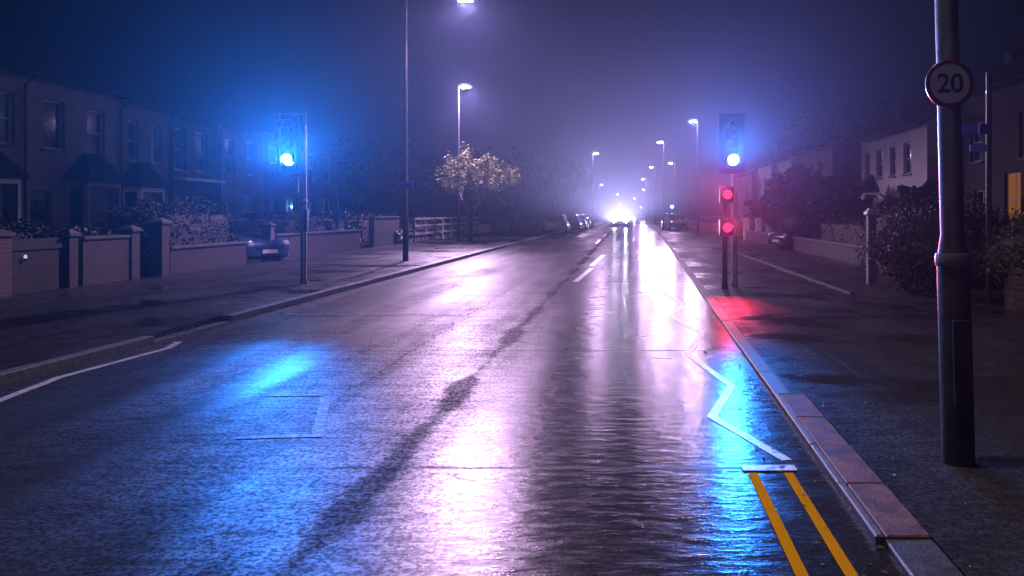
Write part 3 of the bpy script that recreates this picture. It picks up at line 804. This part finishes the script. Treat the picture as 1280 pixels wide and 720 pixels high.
def tree(label, x, y, h, spread, leaf, trunk_h, density=30, lsize=.16, seed=1, lean=(0, 0), z0=.095, group='trees along the street'):
    random.seed(seed)
    t = thing('street_tree', label, 'tree', (x, y, z0), 0, group)
    tr = MB(); tips = []
    base_r = .035 * h * .8
    fork = Vector((lean[0] * .4, lean[1] * .4, trunk_h))
    tr.tube([(0, 0, -.05), (0, 0, .15), fork * .55, fork], [base_r * 1.35, base_r, base_r * .85, base_r * .7], 9)
    def grow(p, d, L, r, lvl):
        q = p + d * L * .5 + Vector((random.uniform(-1, 1), random.uniform(-1, 1), random.uniform(-.3, .5))) * L * .1
        e = p + d * L
        tr.tube([p, q, e], [r, r * .75, r * .5], 5 if lvl else 7)
        tips.append((e, lvl))
        if lvl >= 3: return
        for _ in range(3 if lvl < 2 else 2):
            nd = (d + Vector((random.uniform(-1, 1), random.uniform(-1, 1), random.uniform(-.35, .8))) * .8).normalized()
            grow(e if random.random() < .7 else q, nd, L * random.uniform(.55, .8), r * .5, lvl + 1)
    for k in range(5):
        a = k * 2 * math.pi / 5 + random.uniform(-.4, .4)
        d = Vector((math.cos(a) * spread, math.sin(a) * spread, random.uniform(.7, 1.3) * 1.0)).normalized()
        grow(fork * random.uniform(.85, 1), d, (h - trunk_h) * .42, base_r * .55, 0)
    grow(fork, Vector((lean[0], lean[1], 1)).normalized(), (h - trunk_h) * .45, base_r * .6, 0)
    tr.build('trunk', 'bark', t, True)
    cr = MB()
    mx = max(e.z for e, l in tips)
    leaf_cloud(cr, [(e * 1.0, h * .055 * random.uniform(.6, 1.5)) for e, l in tips if l >= 1 and random.random() < .85], lsize, density)
    cr.build('crown', leaf, t)
    return t
tree('small yellowing tree in the lamplight beside the second left lamp', X(588, 40.3), 40.3, 4.6, .95, 'leaf_yellow', 1.5, 60, .11, 3)
GT = 'dark trees on the left beyond the houses'
tree('dark tree behind the low wall right of the thin grey post', X(447, 52), 52, 6.0, .8, 'leaf_dark', 1.6, 70, .28, 5, z0=-.03, group=GT)
tree('dim tree right of the tall dark lamp column, behind the yellowing tree', X(520, 58), 58, 6.2, .8, 'leaf_dark', 1.6, 70, .28, 6, z0=-.03, group=GT)
tree('hazy roundish tree right of the yellowing tree', X(640, 66), 66, 6.5, .9, 'leaf_dark', 1.7, 70, .3, 8, z0=-.03, group=GT)
tree('farthest hazy tree left of the leftmost distant lamp', X(690, 92), 92, 8.0, .8, 'leaf_dark', 2, 70, .4, 9, z0=-.03, group=GT)
tree('hazy tree behind the parked cars on the left, between two others', X(600, 80), 80, 7.5, .9, 'leaf_dark', 2, 70, .35, 19, z0=-.03, group=GT)
GX = 'dark trees on the right'
tree('broad dark tree in front of the blank gable end on the right', X(1012, 38), 38, 3.7, 1.0, 'leaf_dark', .6, 50, .26, 10, z0=-.03, group=GX)
tree('dark tree close to the white house, right of the broad dark tree', X(1050, 33), 33, 2.5, .8, 'leaf_dark', .5, 50, .22, 11, z0=-.03, group=GX)
tree('tall tree rising behind the white house roof', X(1065, 62), 62, 10.2, .8, 'leaf_dark', 3, 50, .4, 12, z0=-.03, group=GX)
tree('tree rising behind the grey gable roof', X(1020, 78), 78, 10.0, .8, 'leaf_dark', 3, 45, .45, 14, z0=-.03, group=GX)
tree('narrow dark evergreen right of the white house porch', X(1152, 29), 29, 2.5, .2, 'leaf_dark', .3, 60, .15, 13, z0=-.03, group=GX)
tree('low dark tree beside the white gate posts on the right', X(968, 48), 48, 2.7, .9, 'leaf_dark', .5, 50, .25, 17, z0=-.03, group=GX)

def hedge(label, x0, y0, x1, y1, h, leaf='leaf_dark', size=.09, n=5000, name='hedge', z0=0.0, lump=.25, seed=1, group=None, rag=.12):
    random.seed(seed)
    t = thing(name, label, 'hedge' if name == 'hedge' else 'bush', ((x0 + x1) / 2, (y0 + y1) / 2, z0), 0, group)
    hw, hd = (x1 - x0) / 2, (y1 - y0) / 2
    core = MB(); core.box((-hw * .82, -hd * .82, 0), (hw * .82, hd * .82, h * .86), bevel=min(hw, hd) * .35)
    core.build('branches', 'bark', t)
    mb = MB()
    for _ in range(n):
        f = random.random()
        u, v, w = random.uniform(-1, 1), random.uniform(-1, 1), random.random()
        k = random.choice((0, 0, 1, 1, 2))
        if k == 0: u = random.choice((-1, 1)) * random.uniform(.82, 1)
        elif k == 1: v = random.choice((-1, 1)) * random.uniform(.82, 1)
        else: w = random.uniform(.86, 1)
        nz = mnoise.noise(Vector((u * hw * 1.3, v * hd * 1.3, w * h * 1.3 + seed * 7)))
        s = 1 + lump * nz
        rr = 1 - .25 * max(0, w - .6) / .4 * (abs(u) + abs(v)) / 2
        p = Vector((u * hw * s * rr, v * hd * s * rr, w * h * (1 + lump * .8 * nz)))
        p += Vector((random.gauss(0, rag * .3), random.gauss(0, rag * .3), random.gauss(0, rag * .3)))
        p.z = max(.02, p.z)
        a = Vector((random.gauss(0, 1), random.gauss(0, 1), random.gauss(0, .6))).normalized()
        b = a.cross(Vector((random.gauss(0, 1), random.gauss(0, 1), random.gauss(0, 1)))).normalized()
        q = size * random.uniform(.6, 1.3)
        mb.face([p - a * q * .5, p + b * q * .28, p + a * q * .5, p - b * q * .28])
    mb.build('leaves', leaf, t)
    return t
def bush(label, x, y, h, r, blade=.35, n=2600, mt='dry_grass', seed=1, z0=0):
    """twiggy bush: arching thin stems from the base, each carrying small leaves"""
    random.seed(seed)
    t = thing('bush', label, 'bush', (x, y, z0), 0, 'bushes spilling over the right pavement')
    st = MB(); lv = MB()
    for _ in range(n // 12):
        a = random.uniform(0, 2 * math.pi); k = math.sqrt(random.random()); 
        d = Vector((math.cos(a), math.sin(a), 0))
        hh = h * (1 - .45 * k * k) * random.uniform(.75, 1.1)
        p0 = d * r * .25 * k; p1 = d * r * .6 * k + Vector((0, 0, hh * .65)); p2 = d * r * k * 1.0 + Vector((0, 0, hh)); p3 = d * r * k * 1.2 + Vector((0, 0, hh * .86))
        st.tube([p0, p1, p2, p3], [.012, .008, .005, .002], 4, False)
        for _ in range(26):
            f = random.random() ** .6
            q = (p0.lerp(p1, f * 2) if f < .5 else p1.lerp(p2, f * 2 - 1)) + Vector((random.gauss(0, .07), random.gauss(0, .07), random.gauss(0, .07)))
            q.z = max(q.z, .03)
            u = Vector((random.gauss(0, 1), random.gauss(0, 1), random.gauss(.3, 1))).normalized(); w = u.cross(Vector((random.gauss(0, 1), random.gauss(0, 1), 0))).normalized()
            s = random.uniform(.05, .11)
            lv.face([q - u * s * .5, q + w * s * .22, q + u * s * .5, q - w * s * .22])
    st.build('stems', 'bark', t); lv.build('leaves', mt, t)
    return t
# left front gardens
GH = 'dark hedges in the left front gardens'
hedge('dark rounded shrub behind the brick pier at the left edge', -12.3, 13.9, -10.9, 15.0, 1.35, n=3000, seed=21, group=GH, name='bush')
hedge('tall dark hedge behind the gate on the far left', -12.0, 15.15, -11.1, 18.2, 1.15, n=4000, seed=22, group=GH)
hedge('tall dark hedge left of the blue lit parked car', -12.6, 18.9, -10.9, 22.6, 1.75, n=7000, seed=23, group=GH)
hedge('dark hedge behind the left traffic signal', -13.5, 26.5, -11.2, 33, 1.5, n=6000, seed=24, group=GH)
hedge('low hedge along the wall by the thin grey post', -12.8, 34, -11.4, 41, 1.4, n=5000, seed=25, group=GH)
hedge('hedge in the lamplight behind the fence beyond the tall lamp column', -12.5, 43, -11.2, 60, 1.3, n=5000, size=.14, seed=26, group=GH, leaf='leaf_mid')
# right
GB = 'hedges on the right'
bush('grassy pale bush spilling over the right pavement behind the white post', 5.35, 14.6, 1.55, .95, n=5200, seed=31, z0=.033)
bush('dark twiggy bush right of the near lamp column', 6.25, 12.2, 1.5, .8, n=3600, seed=32, mt='leaf_mid', z0=.033)
hedge('dark hedge behind the grassy bush on the right', 5.9, 15.6, 7.6, 20.5, 1.75, n=7000, seed=33, group=GB)
hedge('low dark hedge along the wall on the right, below the trees', 7.1, 22, 8.6, 31, 1.35, n=6000, seed=34, group=GB)
hedge('dark hedge at the right edge below the orange window', 7.4, 13.5, 9.5, 19, 1.35, n=6000, seed=35, group=GB)
hedge('far dark hedge on the right below the pale houses', 8.6, 40, 10.2, 62, 1.5, n=5000, size=.16, seed=36, group=GB)

# ------------------------------------------------------------------ garden walls, piers, fences
def pier(label, x, y, h, mt, w=.36, group='gate piers of the left front gardens', cap='stone', z0=-.03):
    t = thing('gate_pier', label, 'gate pier', (x, y, z0), 0, group)
    mb = MB(); mb.box((-w / 2, -w / 2, 0), (w / 2, w / 2, h)); mb.build('shaft', mt, t)
    mb = MB(); mb.ring_loft([[(sx * q, sy * q, z) for sx, sy in ((-1, -1), (1, -1), (1, 1), (-1, 1))] for q, z in ((w / 2 + .04, h), (w / 2 + .04, h + .05), (.05, h + .13))]); mb.build('cap', cap, t)
    return t
WX = -10.75
def gwall(label, y0, y1, h, mt, x=WX, group='garden walls on the left', name='garden_wall', cap='stone', z0=-.03):
    t = thing(name, label, 'garden wall', (x, (y0 + y1) / 2, z0), 0, group)
    L = (y1 - y0) / 2
    mb = MB(); mb.box((-.11, -L, 0), (.11, L, h)); mb.build('masonry', mt, t)
    mb = MB(); mb.box((-.15, -L + .002, h), (.15, L - .002, h + .06), bevel=.01); mb.build('coping', cap, t)
    return t
pier('brick pier at the left edge of the picture', WX, 13.55, 1.15, 'brick')
pier('dim pier between the dark gate and the mottled wall', WX, 15.35, 1.1, 'brick_pale', .24)
gwall('mottled pale garden wall panel in the left foreground', 15.62, 17.05, 1.02, 'brick_pale')
pier('pale pier at the right end of the mottled wall', WX, 17.25, 1.15, 'brick_pale', .28)
pier('pale brown pier beside the tall dark hedge', WX, 18.35, 1.3, 'brick_pale', .3)
gt = thing('garden_gate', 'dark closed gate between the first two piers on the left', 'gate', (WX, 14.5, .0))
mb = MB(); mb.box((-.02, -.66, .08), (.02, .66, 1.05)); mb.build('panel', 'wood', gt)
mb = MB(); mb.box((-.035, -.70, .1), (.035, -.662, 1.12)); mb.build('stile', 'wood', gt)
mb = MB(); mb.box((-.035, .662, .1), (.035, .70, 1.12)); mb.build('stile', 'wood', gt)
mb = MB(); mb.box((.0205, -.655, .85), (.045, .655, .95)); mb.build('rail', 'wood', gt)
gl = thing('garden_light', 'small white light glowing on the dark gate at the left', 'light', (WX + .055, 14.2, Z(323, 14.2)))
mb = MB(); mb.lathe([(.02, -.05), (.025, 0)], 10); mb.build('holder', 'black_plastic', gl, True)
mb = MB(); mb.lathe([(.022, 0), (.028, .03), (.018, .06), (.004, .07)], 12); mb.build('bulb', 'small_light', gl, True)
gwall('low dark wall in front of the tall hedge on the left', 18.6, 22.3, .7, 'brick_dark')
pier('slim pale post right of the blue lit car', WX, 23.9, 1.15, 'render_pale', .26)
gwall('low dark wall behind the left traffic signal', 24.1, 31.8, .85, 'brick_dark')
gwall('pale pinkish wall end left of the tall lamp column', 33.5, 37.2, 1.35, 'brick_pale')
gwall('long low wall beyond the tall lamp column', 38.2, 62, .7, 'render_grey')
# slatted fence beyond the tall column
fe = thing('fence', 'pale slatted fence lit by lamps beyond the tall lamp column', 'fence', (-10.4, 47, .0))
for k in range(9):
    mb = MB(); mb.box((-.05, -8.05 + 2 * k, 0), (.05, -7.95 + 2 * k, 1.3)); mb.build('post', 'render_pale', fe)
for z in (.45, .85, 1.2):
    mb = MB(); mb.box((.052, -8.2, z), (.08, 8.2, z + .1)); mb.build('rail', 'render_pale', fe)
# right
pier('white gate post beside the grassy bush on the right', X(1089, 17), 17, 1.45, 'render_grey', .17, 'gate posts on the right', 'trim', .033)
pier('reddish brick pier at the right edge', X(1274, 12), 12, 1.0, 'brick', .3, 'gate posts on the right', z0=.033)
for px, Yv, lab in ((933, 46, 'white gate post just right of the red lights'), (948, 47, 'middle one of the far white gate posts right of the red lights'), (961, 48.5, 'rightmost of the far white gate posts')):
    pier(lab, X(px, Yv), Yv, 1.15, 'render_white', .3, 'gate posts on the right', 'trim', -.03)
gwall('low dark wall along the drive on the right', 21, 45, .55, 'brick_dark', 6.75, 'garden walls on the right')
gwall('far low wall on the right beyond the gate posts', 49.5, 110, .7, 'brick', 6.75, 'garden walls on the right')

# ------------------------------------------------------------------ cars
def car(label, x, y, rz, paint, lights='off', group='parked cars', z0=0.0):
    t = thing('car', label, 'car', (x, y, z0), rz, group)      # local -y is the front
    # lower body: rings along the length (y, half width, bottom, shoulder, top)
    st = [(-2.05, .70, .30, .52, .60), (-1.95, .80, .22, .58, .72), (-1.4, .86, .20, .66, .88), (-.75, .88, .20, .70, .97), (0, .88, .20, .72, 1.0),
          (.9, .88, .20, .72, 1.0), (1.6, .86, .22, .72, .99), (1.95, .82, .26, .66, .93), (2.05, .74, .34, .55, .75)]
    rings = [[(-w * .9, yy, zb), (w * .9, yy, zb), (w, yy, zb + .14), (w, yy, zs), (w * .92, yy, zt - .02), (w * .7, yy, zt + .01), (-w * .7, yy, zt + .01), (-w * .92, yy, zt - .02), (-w, yy, zs), (-w, yy, zb + .14)] for yy, w, zb, zs, zt in st]
    mb = MB(); mb.ring_loft(rings); bd = mb.build('body', paint, t, True)
    gh = [(-.95, .72, .965, .975), (-.35, .66, .99, 1.34), (.0, .64, 1.0, 1.43), (.8, .63, 1.0, 1.44), (1.35, .62, 1.0, 1.36), (1.85, .66, .975, .985)]
    rings = [[(-w - .1 * (zt > 1.1), yy, zb - .02), (w + .1 * (zt > 1.1), yy, zb - .02), (w, yy, zt - .03), (w * .86, yy, zt), (-w * .86, yy, zt), (-w, yy, zt - .03)] for yy, w, zb, zt in gh]
    mb = MB(); mb.ring_loft(rings); mb.build('windows', 'car_glass', t, True)
    mb = MB(); rr = [[(-w * .9, yy, zt), (w * .9, yy, zt), (w * .8, yy, zt + .035), (-w * .8, yy, zt + .035)] for yy, w, zt in ((-.38, .64, 1.325), (0, .64, 1.432), (.8, .63, 1.442), (1.38, .61, 1.355))]
    mb.ring_loft(rr); mb.build('roof', paint, t, True)
    for sx in (-1, 1):
        for yy in (-1.28, 1.27):
            mb = MB(); mb.lathe([(.19, -.09), (.30, -.1), (.315, -.07), (.315, .07), (.30, .1), (.19, .09)], 20, (sx * .80, yy, .315), 'X'); w = mb.build('wheel', 'rubber', t, True)
            mb = MB(); mb.lathe([(.188, -.02), (.17, .03), (.05, .04), (.01, .05)] if sx > 0 else [(.188, .02), (.17, -.03), (.05, -.04), (.01, -.05)], 16, (sx * .87, yy, .315), 'X'); mb.build('rim', 'rim', w, True)
        mb = MB(); mb.lathe([(.115, -.02), (.11, .03), (.07, .055), (.01, .065)], 18, (sx * .60, -1.99, .63), 'Y')
        mb.build('headlight', 'head_lamp' if lights == 'on' else 'head_off', t, True)
        mb = MB(); mb.box((sx * .68 - .1, 2.0, .68), (sx * .68 + .1, 2.045, .86), bevel=.015); mb.build('tail_light', 'tail', t)
        mb = MB(); mb.box((sx * .95 - .08, -.72, .95), (sx * .95 + .08, -.6, 1.06), bevel=.03); mb.build('wing_mirror', paint, t)
    mb = MB(); mb.box((-.26, -2.085, .36), (.26, -2.055, .47)); mb.build('number_plate', 'sign_white', t)
    mb = MB(); mb.box((-.26, 2.055, .5), (.26, 2.085, .61)); mb.build('number_plate', 'sign_white', t)
    mb = MB(); mb.box((-.45, -2.075, .5), (.45, -2.04, .57)); mb.build('grille', 'black_plastic', t)
    if lights == 'on':
        for sx in (-1, 1):
            spot('head_beam', (sx * .6, -2.1, .63), (0, -1, math.tan(R(14.5))), 85000, 30, .25, (1.0, .72, 1.0), .08, t)
            spot('head_spill', (sx * .6, -2.1, .63), (0, -1, .0), 350, 120, .9, (.84, .76, 1.0), .08, t)
    return t

oc = car('oncoming car with both headlights blazing in the far lane', X(775, 85), 87, 0, 'car_dark', 'on', 'cars on the road')
PK = 'cars parked along the left side'
car('blue lit car parked behind the low wall left of the left traffic signal', -12.4, 24.6, R(62), 'car_blue', group=PK, z0=-.03)
car('silver car parked at the left kerb, nearest of the far row', -5.3, 60, R(180), 'car_silver', group=PK)
car('dark car parked at the left kerb, second of the far row', -4.75, 67, R(180), 'car_dark', group=PK)
car('white car parked at the left kerb, third of the far row', -4.7, 75, R(180), 'car_white', group=PK)
car('silver car parked at the left kerb, hidden in glare left of the headlights', -4.7, 84, R(180), 'car_silver', group=PK)
car('dark car half hidden behind the tall dark lamp column on the left', -12.6, 37.0, R(95), 'car_dark', group=PK, z0=-.03)
car('white car by the pale wall left of the tall lamp column', -12.8, 31.6, R(80), 'car_white', group=PK, z0=-.03)
car('dark car parked on the drive below the broad dark tree on the right', 8.0, 33.5, R(-70), 'car_dark', group='cars parked on the right', z0=-.03)
car('silver car parked on the far right pavement beyond the signal', 4.2, 72, R(10), 'car_silver', group='cars parked on the right', z0=.033)
car('dark car parked on the far right pavement, behind the silver one', 4.4, 79, R(8), 'car_dark', group='cars parked on the right', z0=.033)

# ------------------------------------------------------------------ wet leaves and grit along the gutters
def litter(name, spans, n, size, mt, seed):
    random.seed(seed); mb = MB()
    for _ in range(n):
        x0, x1, y0, y1, z = random.choice(spans)
        x = x0 + (x1 - x0) * random.random() ** 1.6; y = random.uniform(y0, y1)
        a = random.uniform(0, 6.28); q = size * random.uniform(.4, 1.4)
        c, s_ = math.cos(a) * q, math.sin(a) * q
        h = [random.uniform(.002, .014) for _ in range(4)]
        mb.face([(x - c, y - s_, z + h[0]), (x + s_ * .5, y - c * .5, z + h[1]), (x + c, y + s_, z + h[2]), (x - s_ * .5, y + c * .5, z + h[3])])
    o = mb.build(name, mt); o["kind"] = "stuff"; return o
litter('leaf_litter', [(KR - .015, KR - .35, 2.5, 9, .004), (KR + .26, KR + 1.6, 2.5, 9, .037), (KR - .015, KR - .25, 9, 20, .004), (4.0, 3.2, 6, 16, .037)], 300, .018, 'dry_grass', 77)
litter('gutter_grit', [(KR - .015, KR - .22, 2.5, 8, .004), (KR + .25, KR + .6, 2.5, 8, .037)], 500, .006, 'kerb_dark', 78)
litter('wet_leaves', [(KL + .02, KL + .35, 6, 16, .004), (-10.6, -9.6, 8, 22, .1)], 300, .022, 'leaf_yellow', 79)
